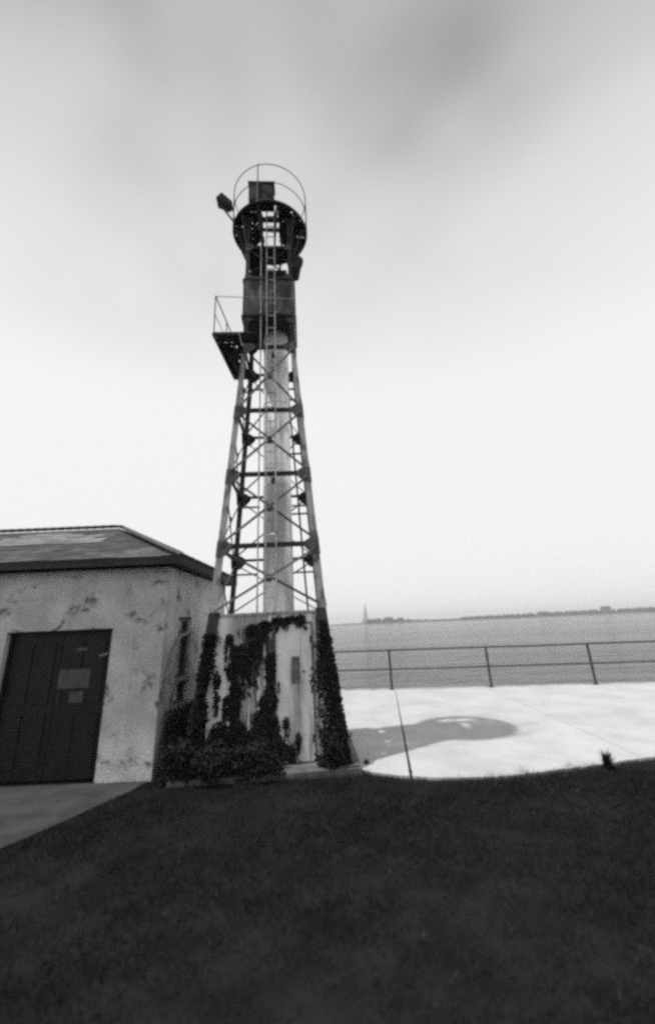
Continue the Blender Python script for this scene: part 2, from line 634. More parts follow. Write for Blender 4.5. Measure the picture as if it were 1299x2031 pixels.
# heavy node plates on the rear corner nearest the hut
for z in LEV[1:]:
    h = hw(z)
    MB().loft([(-h - 0.03 + du, h - 0.10, z + dz) for du, dz in ((-0.02, 0.08), (0.12, 0.1), (0.2, -0.01), (0.15, -0.13), (0.03, -0.16))],
              [(-h - 0.03 + du, h - 0.085, z + dz) for du, dz in ((-0.02, 0.08), (0.12, 0.1), (0.2, -0.01), (0.15, -0.13), (0.03, -0.16))]).build('node_plate', M_DARK, tower)

# pale central column
col_b = MB()
col_b.tube([(0.10, 0.05, 1.985), (0.10, 0.05, 5.2), (0.10, 0.05, 7.585)], [0.26, 0.255, 0.25], 36)
cc_ = col_b.build('central_column', M_COLUMN, tower, smooth=True)
for z in (3.3, 4.6, 5.9, 7.2):
    MB().ring(0.10, 0.05, z, 0.255, 0.006, 36, 6).build('column_band', M_COLUMN, cc_)

# ladder up the front face, and the cable beside it
lad = empty('ladder', (0, 0, 0))
lad.parent = tower
off_l = 0.075
for u in (-0.035, 0.125):
    MB().bar(fp(0, u, 1.99, off_l), fp(0, u, 6.926, off_l), rect(0.022, 0.03), (1, 0, 0)).build('stile', M_PALE_STEEL, lad)
    MB().bar(fp(0, u, 6.93, off_l), fp(0, u, 10.5, off_l), rect(0.022, 0.03), (1, 0, 0)).build('stile', M_PALE_STEEL, lad)
z = 2.2
while z < 10.4:
    MB().bar(fp(0, -0.026, z, off_l), fp(0, 0.116, z, off_l), rect(0.016, 0.016), (0, 0, 1)).build('rung', M_PALE_STEEL, lad)
    z += 0.30
for z in LEV[1:] + UP:
    for u in (-0.035, 0.125):
        MB().bar(fp(0, u, z, 0.0), fp(0, u, z, 0.062), rect(0.02, 0.02), (0, 0, 1)).build('stand_off', M_STEEL, lad)
MB().tube([fp(0, -0.155, 1.99, 0.03), fp(0, -0.155, 6.926, 0.03), fp(0, -0.155, 9.9, 0.03)], 0.012).build('cable', M_PALE_STEEL, tower)
for z in (4.17, 6.80):
    MB().prism([(0.05, -hw(z) - 0.05), (0.12, -hw(z) - 0.05), (0.12, -hw(z) + 0.02), (0.05, -hw(z) + 0.02)], z - 0.14, z - 0.03).build('lamp_hook', M_DARK, tower)

# base room between the legs
H0 = 0.835
W_T = 1.955
MB().box(-H0, 0.085, -H0, -H0 + 0.04, 0.07, W_T).build('front_wall', M_BASE, tower)
MB().box(0.645, H0, -H0, -H0 + 0.04, 0.07, W_T).build('front_wall', M_BASE_R, tower)
MB().box(0.087, 0.643, -H0, -H0 + 0.04, 1.845, W_T).build('door_header', M_BASE_R, tower)
MB().box(-H0, -H0 + 0.04, -H0 + 0.042, H0, 0.07, W_T).build('side_wall', M_BASE, tower)
MB().box(H0 - 0.04, H0, -H0 + 0.042, H0, 0.07, W_T).build('side_wall', M_BASE_R, tower)
MB().box(-H0 + 0.042, H0 - 0.042, H0 - 0.04, H0, 0.07, W_T).build('back_wall', M_BASE_R, tower)
MB().box(-H0 - 0.01, H0 + 0.01, -H0 - 0.012, H0 + 0.01, W_T + 0.003, W_T + 0.028).build('base_roof', M_PALE_STEEL, tower)
# cover battens on the sheet joints
for x in (-0.60, -0.37, -0.14):
    MB().box(x - 0.016, x + 0.016, -H0 - 0.011, -H0 - 0.001, 0.08, W_T - 0.01).build('cover_batten', M_BASE, tower)
door = MB().box(0.112, 0.618, -H0 + 0.004, -H0 + 0.034, 0.085, 1.82).build('door', M_DOOR, tower)
fr = MB()
fr.box(0.088, 0.112, -H0 - 0.016, -H0 + 0.03, 0.075, 1.843)
fr.box(0.618, 0.642, -H0 - 0.016, -H0 + 0.03, 0.075, 1.843)
fr.box(0.1125, 0.6175, -H0 - 0.016, -H0 + 0.03, 1.82, 1.843)
fr.build('door_frame', M_VENT, tower)
MB().box(0.33, 0.44, -H0 - 0.006, -H0 + 0.003, 1.03, 1.38).build('vent_plate', M_VENT, door)
for z in (0.35, 0.95, 1.6):
    MB().tube([(0.606, -H0 - 0.008, z - 0.05), (0.606, -H0 - 0.008, z + 0.05)], 0.011).build('hinge', M_DARK, door)
MB().box(0.135, 0.16, -H0 - 0.035, -H0 + 0.003, 0.92, 1.06).build('handle', M_DARK, door)
MB().tube([(0.70, -H0 - 0.03, 1.93), (0.70, -H0 - 0.03, 0.62)], 0.013).build('conduit', M_STEEL, tower)
MB().box(0.67, 0.76, -H0 - 0.06, -H0 - 0.002, 1.16, 1.32).build('switch_box', M_DARK, tower)

# cabin of sheet panels below the gallery
for F_ in range(4):
    n_ = fnorm(F_)
    for j, (u0, u1) in enumerate(((-1, -0.34), (-0.33, 0.33), (0.34, 1))):
        aa, bb = [], []
        for su, z in ((u0, 7.62), (u1, 7.62), (u1, 8.62), (u0, 8.62)):
            h = hw(z) + 0.022
            u = su * h * 0.985
            aa.append(fp(F_, u, z, 0.018))
            bb.append(fp(F_, u, z, 0.030))
        MB().loft(aa, bb).build('cabin_panel', M_CABIN, tower)
    for z in (7.66, 8.58):
        h = hw(z)
        MB().bar(fp(F_, -h, z, 0.042), fp(F_, h, z, 0.042), rect(0.022, 0.06), n_).build('cabin_rail', M_DARK, tower)
MB().box(-0.47, 0.47, -0.47, 0.47, 7.585, 7.61).build('cabin_floor', M_DARK, tower)
MB().box(-0.46, 0.46, -0.46, 0.46, 8.63, 8.65).build('cabin_roof', M_DARK, tower)
# equipment behind the ladder between cabin and gallery
MB().box(-0.16, 0.36, -0.05, 0.40, 8.652, 9.30).build('equipment_box', M_DARK, tower)
for x0, x1, y0, y1 in ((-0.44, 0.44, -0.40, -0.14), (-0.44, -0.1, -0.13, 0.44)):
    MB().box(x0, x1, y0, y1, 9.52, 9.54).build('landing_plate', M_DARK, tower)


def perforated(name, cells, thick, material, parent, missing):
    """floor plate of small cells with some rusted through"""
    vs, fs, idx = [], [], {}
    for quad in cells:
        if random.random() < missing:
            continue
        ids = []
        for q in quad:
            key = (round(q[0], 4), round(q[1], 4))
            if key not in idx:
                idx[key] = len(vs)
                vs.append(q)
            ids.append(idx[key])
        fs.append(tuple(ids))
    o = MB().add(vs, fs).build(name, material, parent)
    s = o.modifiers.new('thickness', 'SOLIDIFY')
    s.thickness = thick
    return o


# round gallery
GZ, GR = 10.42, 0.82
cells = []
NR, NT = 20, 110
for i in range(NR):
    for k in range(NT):
        ra_, rb_ = GR * (i + 0.001) / NR, GR * (i + 1) / NR
        if i == 0:
            ra_ = GR * 0.3 / NR
        t0, t1 = 2 * math.pi * k / NT, 2 * math.pi * (k + 1) / NT
        q = [(ra_ * math.cos(t0), ra_ * math.sin(t0), GZ), (rb_ * math.cos(t0), rb_ * math.sin(t0), GZ),
             (rb_ * math.cos(t1), rb_ * math.sin(t1), GZ), (ra_ * math.cos(t1), ra_ * math.sin(t1), GZ)]
        mx, my = (q[0][0] + q[2][0]) / 2, (q[0][1] + q[2][1]) / 2
        if -0.15 < mx < 0.21 and -0.70 < my < 0.30:
            continue
        if 0.28 < math.hypot(mx, my) < 0.66 and R(44) < math.atan2(my, mx) < R(140):
            continue  # floor plates gone at the rear
        cells.append(q)
perforated('gallery_floor', cells, 0.02, M_DARK, tower, 0.035)
MB().ring(0, 0, GZ - 0.02, GR + 0.005, 0.032, 72, 8).build('gallery_rim', M_DARK, tower)
for y in (-0.38, -0.16):
    MB().box(-0.162, 0.222, y - 0.03, y + 0.03, GZ - 0.07, GZ - 0.022).build('hatch_bar', M_DARK, tower)
for x in (-0.185, 0.245):
    MB().box(x - 0.022, x + 0.022, -0.76, 0.34, GZ - 0.09, GZ - 0.024).build('hatch_beam', M_DARK, tower)
# sloping brackets that carry the gallery
for k in range(12):
    a = R(15 + 30 * k)
    ca, sa = math.cos(a), math.sin(a)
    s = 0.455 / max(abs(ca), abs(sa))
    MB().bar((ca * 0.79, sa * 0.79, GZ - 0.03), (ca * s, sa * s, 9.48), rect(0.035, 0.05), (-sa, ca, 0)).build('gallery_bracket', M_DARK, tower)
    if 40 < 15 + 30 * k < 150:
        continue
    aa = [(ca * 0.80, sa * 0.80, GZ - 0.03), (ca * s, sa * s, GZ - 0.03), (ca * s, sa * s, GZ - 0.5)]
    tt = Vector((-sa, ca, 0)) * 0.006
    MB().loft([Vector(q) - tt for q in aa], [Vector(q) + tt for q in aa]).build('bracket_web', M_DARK, tower)
for z in (10.95, 11.50):
    MB().ring(0, 0, z, 0.845, 0.010, 72, 6).build('gallery_rail', M_RAIL, tower)
for a_deg in (-104, -6, 187, 118, 62):
    a = R(a_deg)
    x, y = 0.845 * math.cos(a), 0.845 * math.sin(a)
    MB().tube([(x, y, GZ - 0.05), (x, y, 11.54)], 0.014).build('gallery_post', M_RAIL, tower)
box_ = MB().box(-0.40, 0.14, -0.80, -0.54, GZ + 0.022, 10.98).build('equipment_cabinet', M_DARK, tower)
MB().box(-0.42, 0.16, -0.82, -0.52, 10.983, 11.005).build('lid', M_STEEL, box_)
MB().box(-0.36, -0.15, -0.812, -0.803, GZ + 0.06, 10.93).build('panel', M_DARK, box_)
MB().box(-0.11, 0.10, -0.812, -0.803, GZ + 0.06, 10.93).build('panel', M_DARK, box_)
# floodlight on an arm off the gallery edge
fl = empty('floodlight', (-0.98, -0.30, 10.98), (0, R(38), 0))
fl.parent = tower
MB().loft([(-0.19, -0.13, -0.09), (0.14, -0.10, -0.07), (0.14, 0.10, -0.07), (-0.19, 0.13, -0.09)],
          [(-0.19, -0.13, 0.11), (0.14, -0.10, 0.07), (0.14, 0.10, 0.07), (-0.19, 0.13, 0.11)]).build('housing', M_DARK, fl)
MB().box(-0.205, -0.193, -0.115, 0.115, -0.075, 0.095).build('lens', M_LENS, fl)
MB().bar((-0.80, -0.30, 10.45), (-1.06, -0.30, 10.88), rect(0.03, 0.03), (0, 1, 0)).build('floodlight_arm', M_DARK, tower)
MB().bar((-0.82, -0.30, 10.78), (-0.93, -0.30, 10.93), rect(0.025, 0.025), (0, 1, 0)).build('floodlight_arm', M_DARK, tower)
# signal horn on the right below the gallery
horn = MB()
horn.tube([(0.55, -0.32, 9.27), (0.55, -0.26, 9.27), (0.55, -0.12, 9.27), (0.55, 0.15, 9.27)], [0.185, 0.175, 0.13, 0.09], 24)
horn.build('signal_horn', M_DARK, tower, smooth=False)

# side platform with handrail
PZ = 6.965
cells = []
nx_, ny_ = 14, 38
for i in range(nx_):
    for k in range(ny_):
        x0, x1 = -0.99 + 0.47 * i / nx_, -0.99 + 0.47 * (i + 1) / nx_
        y0, y1 = -0.88 + 1.46 * k / ny_, -0.88 + 1.46 * (k + 1) / ny_
        sh = lambda x_, y_: (x_ + 0.16 * (y_ + 0.88) / 1.46 * (-0.52 - x_) / 0.47, y_, PZ)
        cells.append([sh(x0, y0), sh(x1, y0), sh(x1, y1), sh(x0, y1)])
plat = perforated('side_platform', cells, 0.02, M_DARK, tower, 0.035)
for x, x2 in ((-0.985, -0.825), (-0.535, -0.535)):
    MB().bar((x, -0.89, PZ - 0.048), (x2, 0.59, PZ - 0.048), rect(0.04, 0.05), (1, 0, 0)).build('platform_beam', M_DARK, plat)
for y in (-0.87, -0.40, 0.08, 0.57):
    MB().box(-0.963 + 0.11 * (y + 0.88), -0.557, y - 0.02, y + 0.02, PZ - 0.07, PZ - 0.022).build('platform_beam', M_DARK, plat)
MB().box(-0.512, -0.2, -0.88, -0.56, PZ - 0.02, PZ).build('platform_step', M_DARK, plat)
for y in (-0.3, 0.35):
    MB().bar((-0.80, y, PZ - 0.075), (-0.53, y, PZ - 0.55), rect(0.03, 0.03), (0, 1, 0)).build('platform_strut', M_DARK, plat)
for (x, y) in ((-0.975, -0.87), (-0.895, -0.15), (-0.82, 0.56)):
    MB().tube([(x, y, PZ + 0.001), (x, y, PZ + 0.83)], 0.011).build('rail_post', M_RAIL, plat)
MB().tube([(-0.975, -0.87, PZ + 0.84), (-0.82, 0.56, PZ + 0.84)], 0.012).build('hand_rail', M_RAIL, plat)
MB().tube([(-0.975, -0.87, PZ + 0.83), (0.52, -0.80, PZ + 0.83)], 0.008).build('hand_rail', M_PALE_STEEL, plat)
MB().tube([(-0.975, -0.87, PZ + 0.42), (-0.82, 0.56, PZ + 0.42)], 0.007).build('hand_rail', M_RAIL, plat)

# ------------------------------------------------------------------ hut
HX, HY = -5.8, 7.9
HO = (HX, HY, 0)
hut = empty('stucco_hut', HO)
tag(hut, 'low stucco hut with dark hipped shingle roof standing left of the tower', 'hut')
X0, XL, Y0, Y1, WT = -2.40, -9.2, 6.20, 9.60, 2.70
DR, DL, DT = -3.13, -4.63, 1.865
fw = MB()
fw.box(DR, X0, Y0, Y0 + 0.2, -0.1, WT)
fw.box(XL, DL, Y0, Y0 + 0.2, -0.1, WT)
fw.box(DL + 0.0005, DR - 0.0005, Y0, Y0 + 0.2, DT, WT)
fw.build('front_wall', M_STUCCO, hut, HO)
WY0, WY1, WZ0, WZ1 = 6.78, 7.40, 0.72, 2.0
sw_ = MB()
sw_.box(X0 - 0.2, X0 - 0.002, Y0 + 0.202, WY0, -0.1, WT)
sw_.box(X0 - 0.2, X0 - 0.002, WY1, Y1, -0.1, WT)
sw_.box(X0 - 0.2, X0 - 0.002, WY0 + 0.0005, WY1 - 0.0005, -0.1, WZ0)
sw_.box(X0 - 0.2, X0 - 0.002, WY0 + 0.0005, WY1 - 0.0005, WZ1, WT)
sw_.build('side_wall', M_STUCCO, hut, HO)
MB().box(XL, X0 - 0.202, Y1 - 0.2, Y1, -0.1, WT).build('back_wall', M_STUCCO, hut, HO)
MB().box(XL, XL + 0.2, Y0 + 0.202, Y1 - 0.202, -0.1, WT).build('side_wall', M_STUCCO, hut, HO)
# double door in its recess
for xa_, xb_ in ((DL + 0.04, -3.885), (-3.875, DR - 0.04)):
    d_ = MB().box(xa_, xb_, Y0 + 0.12, Y0 + 0.16, 0.02, DT - 0.03).build('door', M_HDOOR, hut, HO)
    w_ = xb_ - xa_
    for zlo, zhi in ((0.15, 0.78), (0.92, 1.70)):
        for s in (0, 1):
            u0_, u1_ = xa_ + 0.08 + s * (w_ / 2 - 0.03), xa_ + w_ / 2 - 0.05 + s * (w_ / 2 - 0.03)
            MB().box(u0_, u1_, Y0 + 0.105, Y0 + 0.119, zlo, zhi).build('door_panel', M_HDOOR, d_, HO)
    if xa_ > -3.9:
        MB().box(-3.86, -3.42, Y0 + 0.098, Y0 + 0.104, 1.10, 1.34).build('notice', M_SIGN, d_, HO)
        MB().box(-3.67, -3.48, Y0 + 0.098, Y0 + 0.104, 0.92, 1.06).build('notice', M_SIGN, d_, HO)
        MB().box(-3.66, -3.50, Y0 + 0.098, Y0 + 0.104, 1.58, 1.62).build('notice', M_SIGN, d_, HO)
        MB().tube([(-3.30, Y0 + 0.07, 1.50), (-3.19, Y0 + 0.07, 1.53)], 0.014).build('door_closer', M_SILL, d_, HO)
        MB().tube([(-3.80, Y0 + 0.06, 0.93), (-3.80, Y0 + 0.06, 1.07)], 0.012).build('handle', M_RAIL, d_, HO)
dfm = MB()
dfm.box(DL + 0.001, DL + 0.038, Y0 + 0.08, Y0 + 0.17, 0.0, DT - 0.001)
dfm.box(DR - 0.038, DR - 0.001, Y0 + 0.08, Y0 + 0.17, 0.0, DT - 0.001)
dfm.box(DL + 0.039, DR - 0.039, Y0 + 0.08, Y0 + 0.17, DT - 0.028, DT - 0.001)
dfm.build('door_frame', M_HDOOR, hut, HO)
# window on the tower side
win = MB()
win.box(X0 - 0.12, X0 - 0.06, WY0 + 0.002, WY0 + 0.06, WZ0 + 0.002, WZ1 - 0.002)
win.box(X0 - 0.12, X0 - 0.06, WY1 - 0.06, WY1 - 0.002, WZ0 + 0.002, WZ1 - 0.002)
for z in (WZ0 + 0.03, 1.10, 1.74, WZ1 - 0.035):
    win.box(X0 - 0.12, X0 - 0.06, WY0 + 0.061, WY1 - 0.061, z - 0.028, z + 0.028)
wo = win.build('window', M_WFRAME, hut, HO)
for z0, z1 in ((WZ0 + 0.06, 1.07), (1.13, 1.71), (1.77, WZ1 - 0.064)):
    MB().box(X0 - 0.10, X0 - 0.09, WY0 + 0.061, WY1 - 0.061, z0, z1).build('pane', M_GLASS, wo, HO)
MB().box(X0 - 0.058, X0 + 0.03, WY0 - 0.03, WY1 + 0.03, 1.06, 1.10).build('sill', M_SILL, wo, HO)
MB().box(X0 - 0.058, X0 + 0.012, WY0 + 0.002, WY1 - 0.002, 1.725, 1.755).build('transom', M_SILL, wo, HO)
MB().tube([(X0 + 0.03, 7.42, 1.77), (X0 + 0.03, 7.0, 1.74), (X0 + 0.03, 6.72, 1.68), (X0 + 0.03, 6.55, 1.55), (X0 + 0.03, 6.46, 1.38), (X0 + 0.03, 6.36, 1.22), (X0 + 0.03, 6.32, 0.9)],
          0.022).build('conduit', M_SILL, hut, HO)
# hip roof: deck, fascia, shingle courses
EX0, EXL, EY0, EY1, EZ = X0 + 0.18, XL - 0.18, Y0 - 0.18, Y1 + 0.18, 2.82
RISE = 0.90
HD = (EY1 - EY0) / 2
RY = (EY0 + EY1) / 2
deck_ = MB()
E_ = [(EXL, EY0, EZ), (EX0, EY0, EZ), (EX0, EY1, EZ), (EXL, EY1, EZ)]
RD = [(EXL + HD, RY, EZ + RISE), (EX0 - HD, RY, EZ + RISE)]
deck_.add(E_ + RD, [(0, 1, 5, 4), (1, 2, 5), (2, 3, 4, 5), (3, 0, 4), (3, 2, 1, 0)])
roof = deck_.build('roof', M_SHINGLE, hut, HO)
fa = MB()
fa.box(EXL, EX0, EY0 - 0.03, EY0 - 0.002, EZ - 0.105, EZ + 0.012)
fa.box(EX0 + 0.002, EX0 + 0.03, EY0 - 0.03, EY1 + 0.03, EZ - 0.105, EZ + 0.012)
fa.box(EXL, EX0, EY1 + 0.002, EY1 + 0.03, EZ - 0.105, EZ + 0.012)
fa.build('fascia', M_FASCIA, hut, HO)
so = MB()
so.box(EXL, EX0, EY0, Y0 - 0.002, EZ - 0.09, EZ - 0.07)
so.box(X0 + 0.002, EX0, Y0, EY1, EZ - 0.09, EZ - 0.07)
so.build('soffit', M_FASCIA, hut, HO)
NC = 15
SL = math.hypot(HD, RISE)


def course(k, slope, x_from=None, x_to=None, material=M_SHINGLE, name='shingle_course', lift=0.0):
    """one row of shingle tabs on slope 'front' or 'right'"""
    m_ = MB()
    s0, s1 = k / NC, min(1.0, (k + 1.25) / NC)
    nrm = Vector((0, -RISE, HD)).normalized() if slope == 'front' else Vector((RISE, 0, HD)).normalized()
    if slope == 'front':
        lo_, hi_ = EXL + HD * s0 + 0.04, EX0 - HD * s0
    else:
        lo_, hi_ = EY0 + HD * s0, EY1 - HD * s0
    x = lo_ + (0.16 if k % 2 else 0.0)
    first = lo_
    while first < hi_ - 0.02:
        w = random.uniform(0.27, 0.36)
        last = min(first + w, hi_)
        if (x_from is None) or (first > x_from and last < x_to):
            droop = random.uniform(-0.004, 0.006)
            a0_, a1_ = first + 0.004, last - 0.004
            # trim the upper corners at the hips
            b0_ = max(a0_, lo_ + HD * (s1 - s0)) if a0_ < lo_ + HD * (s1 - s0) else a0_
            b1_ = min(a1_, hi_ - HD * (s1 - s0))
            if b1_ > b0_:
                quad = []
                for u, s in ((a0_, s0), (a1_, s0), (b1_, s1), (b0_, s1)):
                    l_ = (0.016 + droop if s == s0 else 0.003) + lift
                    if slope == 'front':
                        q = Vector((u, EY0 + HD * s - (0.03 if k == 0 and s == s0 else 0), EZ + RISE * s))
                    else:
                        q = Vector((EX0 - HD * s + (0.03 if k == 0 and s == s0 else 0), u, EZ + RISE * s))
                    quad.append(q + nrm * l_)
                if slope != 'front':
                    pass
                base_q = [q - nrm * 0.007 for q in quad]
                m_.loft(base_q, quad)
        first = last
    if m_.v:
        m_.build(name, material, roof, HO)


for k in range(NC):
    course(k, 'front')
    course(k, 'right')
for k, (xa_, xb_) in zip(range(7, 13), ((-6.1, -3.62), (-6.4, -3.75), (-6.3, -3.85), (-6.0, -4.0), (-5.9, -4.35), (-5.5, -4.5))):
    course(k, 'front', xa_, xb_, M_SHINGLE_W, 'worn_shingle', 0.009)
# hip and ridge caps
for p_, q_ in (((EX0, EY0, EZ), (EX0 - HD, RY, EZ + RISE)), ((EX0, EY1, EZ), (EX0 - HD, RY, EZ + RISE)), ((EXL + HD, RY, EZ + RISE), (EX0 - HD, RY, EZ + RISE))):
    p_, q_ = Vector(p_), Vector(q_)
    n = max(2, int((q_ - p_).length / 0.16))
    for i in range(n):
        a_ = p_ + (q_ - p_) * (i / n)
        b2 = p_ + (q_ - p_) * ((i + 1.15) / n)
        MB().bar(a_ + Vector((0, 0, 0.034)), b2 + Vector((0, 0, 0.024)), [(-0.09, -0.03), (-0.08, -0.034), (0, 0.0), (0.08, -0.034), (0.09, -0.03), (0, 0.008)],
                 (q_ - p_).cross(Vector((0, 0, 1)))).build('ridge_cap', M_SHINGLE, roof, HO)

# ------------------------------------------------------------------ railing at the water's edge
fence = empty('pipe_railing', (1.53, 12.67, 0.0))
tag(fence, 'thin two-rail steel pipe railing along the waterfront edge', 'railing')
D_ = Vector((2.635, -0.29, 0))
posts = [D_ * i for i in range(-3, 4)]
for i, q in enumerate(posts):
    MB().tube([(q.x, q.y, 0.027), (q.x, q.y, 1.03)], 0.032, 10).build('post', M_RAIL, fence)
    MB().tube([(q.x, q.y, 0.026), (q.x, q.y, 0.045)], 0.075, 12).build('post_flange', M_RAIL, fence)
for z, r_ in ((1.03, 0.022), (0.54, 0.020)):
    for q0, q1 in zip(posts, posts[1:]):
        m_ = (q0 + q1) / 2
        MB().tube([(q0.x, q0.y, z), (m_.x, m_.y, z + random.uniform(-0.012, 0.006)), (q1.x, q1.y, z)], r_, 8).build('rail', M_RAIL, fence)


# ------------------------------------------------------------------ vegetation
def leaves(name, pts, nrms, size, material, parent=None, off=(0, 0, 0)):
    """folded leaves at the given points"""
    n = len(pts)
    pts = np.asarray(pts, float) - np.asarray(off)
    nrm = np.asarray(nrms, float) + rng.normal(0, 0.55, (n, 3))
    nrm /= np.linalg.norm(nrm, axis=1)[:, None] + 1e-9
    d = rng.normal(0, 1, (n, 3)) + np.array([0, 0, -0.6])
    d -= nrm * (d * nrm).sum(1)[:, None]
    d /= np.linalg.norm(d, axis=1)[:, None] + 1e-9
    s = np.cross(nrm, d)
    L = size * rng.uniform(0.6, 1.5, n)[:, None]
    W = L * rng.uniform(0.36, 0.5, (n, 1))
    a = pts - d * L * 0.5
    m1 = pts + s * W + nrm * L * 0.12
    m2 = pts - s * W + nrm * L * 0.12
    b = pts + d * L * 0.5
    V = np.stack([a, m1, b, m2], 1).reshape(-1, 3)
    me = bpy.data.meshes.new(name)
    me.vertices.add(n * 4)
    me.vertices.foreach_set('co', V.ravel())
    idx = np.arange(n * 4).reshape(n, 4)
    tri = np.concatenate([idx[:, [0, 1, 2]], idx[:, [0, 2, 3]]], 1).reshape(-1, 3)
    me.loops.add(len(tri) * 3)
    me.loops.foreach_set('vertex_index', tri.ravel())
    me.polygons.add(len(tri))
    me.polygons.foreach_set('loop_start', np.arange(len(tri)) * 3)
    me.polygons.foreach_set('loop_total', np.full(len(tri), 3))
    me.update()
    me.validate()
    me.materials.append(material)
    o = bpy.data.objects.new(name, me)
    col.objects.link(o)
    o.parent = parent
    return o


cr, sr = math.cos(0.063), math.sin(0.063)


def tw(x, y, z):
    """tower frame to world"""
    x = x - 0.010 * z
    return (TX + cr * x - sr * y, TY + sr * x + cr * y, z)


# ivy blobs on the front of the base room: x, z, half-width, half-height
IVY_FRONT = [(-0.55, 1.64, .06, .08), (-0.4, 1.43, .14, .15), (-0.23, 1.76, .09, .08), (-0.05, 1.79, .12, .09), (0.14, 1.87, .1, .06),
             (0.36, 1.89, .13, .05), (0.47, 1.9, .08, .05), (-0.5, 1.21, .08, .11), (-0.34, 1.27, .11, .13), (-0.45, .98, .08, .12),
             (-0.46, .74, .08, .13), (-0.42, .5, .11, .11), (-0.19, 1.49, .10, .12), (0.02, 1.32, .07, .1), (0.06, 1.38, .06, .08),
             (0.03, 1.12, .06, .13), (0.0, .81, .13, .14), (-0.1, .6, .11, .12), (0.06, .5, .09, .18), (0.24, .55, .04, .07),
             (0.40, .33, .04, .1), (0.30, .21, .06, .1), (-0.7, 1.12, .05, .09), (-0.57, .8, .05, .12), (-0.3, .32, .3, .2), (0.05, .25, .2, .18),
             (-0.65, .4, .14, .2)]
ivy = empty('climbing_ivy', tw(-0.3, -0.9, 0.07))
tag(ivy, 'dark ivy climbing the white front wall of the tower base', 'ivy')
io = tuple(ivy.location)
P_, N_ = [], []
for x, z, rx, rz in IVY_FRONT:
    n = int(6500 * rx * rz * math.pi) + 14
    for _ in range(n):
        a, q = random.uniform(0, 2 * math.pi), math.sqrt(random.random()) * random.uniform(0.8, 1.15)
        P_.append(tw(x + rx * q * math.cos(a), -H0 - random.uniform(0.010, 0.035), z + rz * q * math.sin(a)))
        N_.append((0, -1, 0.35))
for x, z, rx, rz in IVY_FRONT:
    for _ in range(int(rx * 40) + 1):
        xs_ = x + random.uniform(-rx, rx)
        ln = random.uniform(0.12, 0.45)
        if xs_ > 0.08:
            ln *= 0.3
        z0_ = z - rz * 0.6
        for k in range(int(ln * 110)):
            zz = z0_ - ln * random.random()
            if zz > 0.1:
                P_.append(tw(xs_ + random.gauss(0, 0.011), -H0 - random.uniform(0.012, 0.045), zz))
                N_.append((0, -1, 0.35))
leaves('foliage', P_, N_, 0.034, M_LEAF, ivy, io)
for (x0, z0, x1, z1) in ((-0.52, 0.1, -0.42, 1.5), (-0.1, 0.1, -0.22, 1.8), (0.03, 0.1, 0.02, 1.45), (-0.42, 0.2, -0.56, 1.66), (-0.2, 1.7, 0.5, 1.9), (0.28, 0.1, 0.26, 0.6), (0.40, 0.1, 0.41, 0.4)):
    pts = []
    for k in range(9):
        s = k / 8
        pts.append(tw(x0 + (x1 - x0) * s + random.uniform(-0.03, 0.03), -H0 - 0.018, z0 + (z1 - z0) * s))
    MB().tube(pts, 0.008, 6).build('stem', M_STEM, ivy, io)


def leg_ivy(name, sx, top, width, label, lean=0.0):
    o = empty(name, tw(sx * 1.0, -1.02, 0.07))
    tag(o, label, 'ivy')
    oo = tuple(o.location)
    pp, nn = [], []
    for _ in range(3800):
        z = 0.08 + (top - 0.08) * random.random() ** 1.25
        h = hw(z)
        w = width * (1.25 - 0.75 * z / top) * (0.75 + 0.45 * math.sin(z * 9 + sx) * math.sin(z * 4.3))
        x = sx * (h - 0.07) + random.gauss(0, 1) * w * 0.5 - sx * w * 0.25
        over = sx * x - (h + 0.015)
        if over > 0:
            x = sx * (h + 0.015 - over)
        y = -h - random.uniform(0.0, 0.07) + abs(x - sx * h) * 0.1
        pp.append(tw(x, y, z))
        nn.append((sx * 0.5, -1, 0.3))
    leaves('foliage', pp, nn, 0.036, M_LEAF, o, oo)
    pts = [tw(sx * (hw(z) - 0.05) + random.uniform(-0.03, 0.03), -hw(z) - 0.012, z) for z in np.linspace(0.08, top * 0.95, 10)]
    MB().tube(pts, 0.010, 6).build('stem', M_STEM, o, oo)


leg_ivy('climbing_ivy', -1, 1.75, 0.17, 'narrow dark ivy wrapped round the front tower leg nearest the hut')
leg_ivy('climbing_ivy', 1, 1.85, 0.24, 'thick dark ivy swallowing the foot of the right front tower leg')


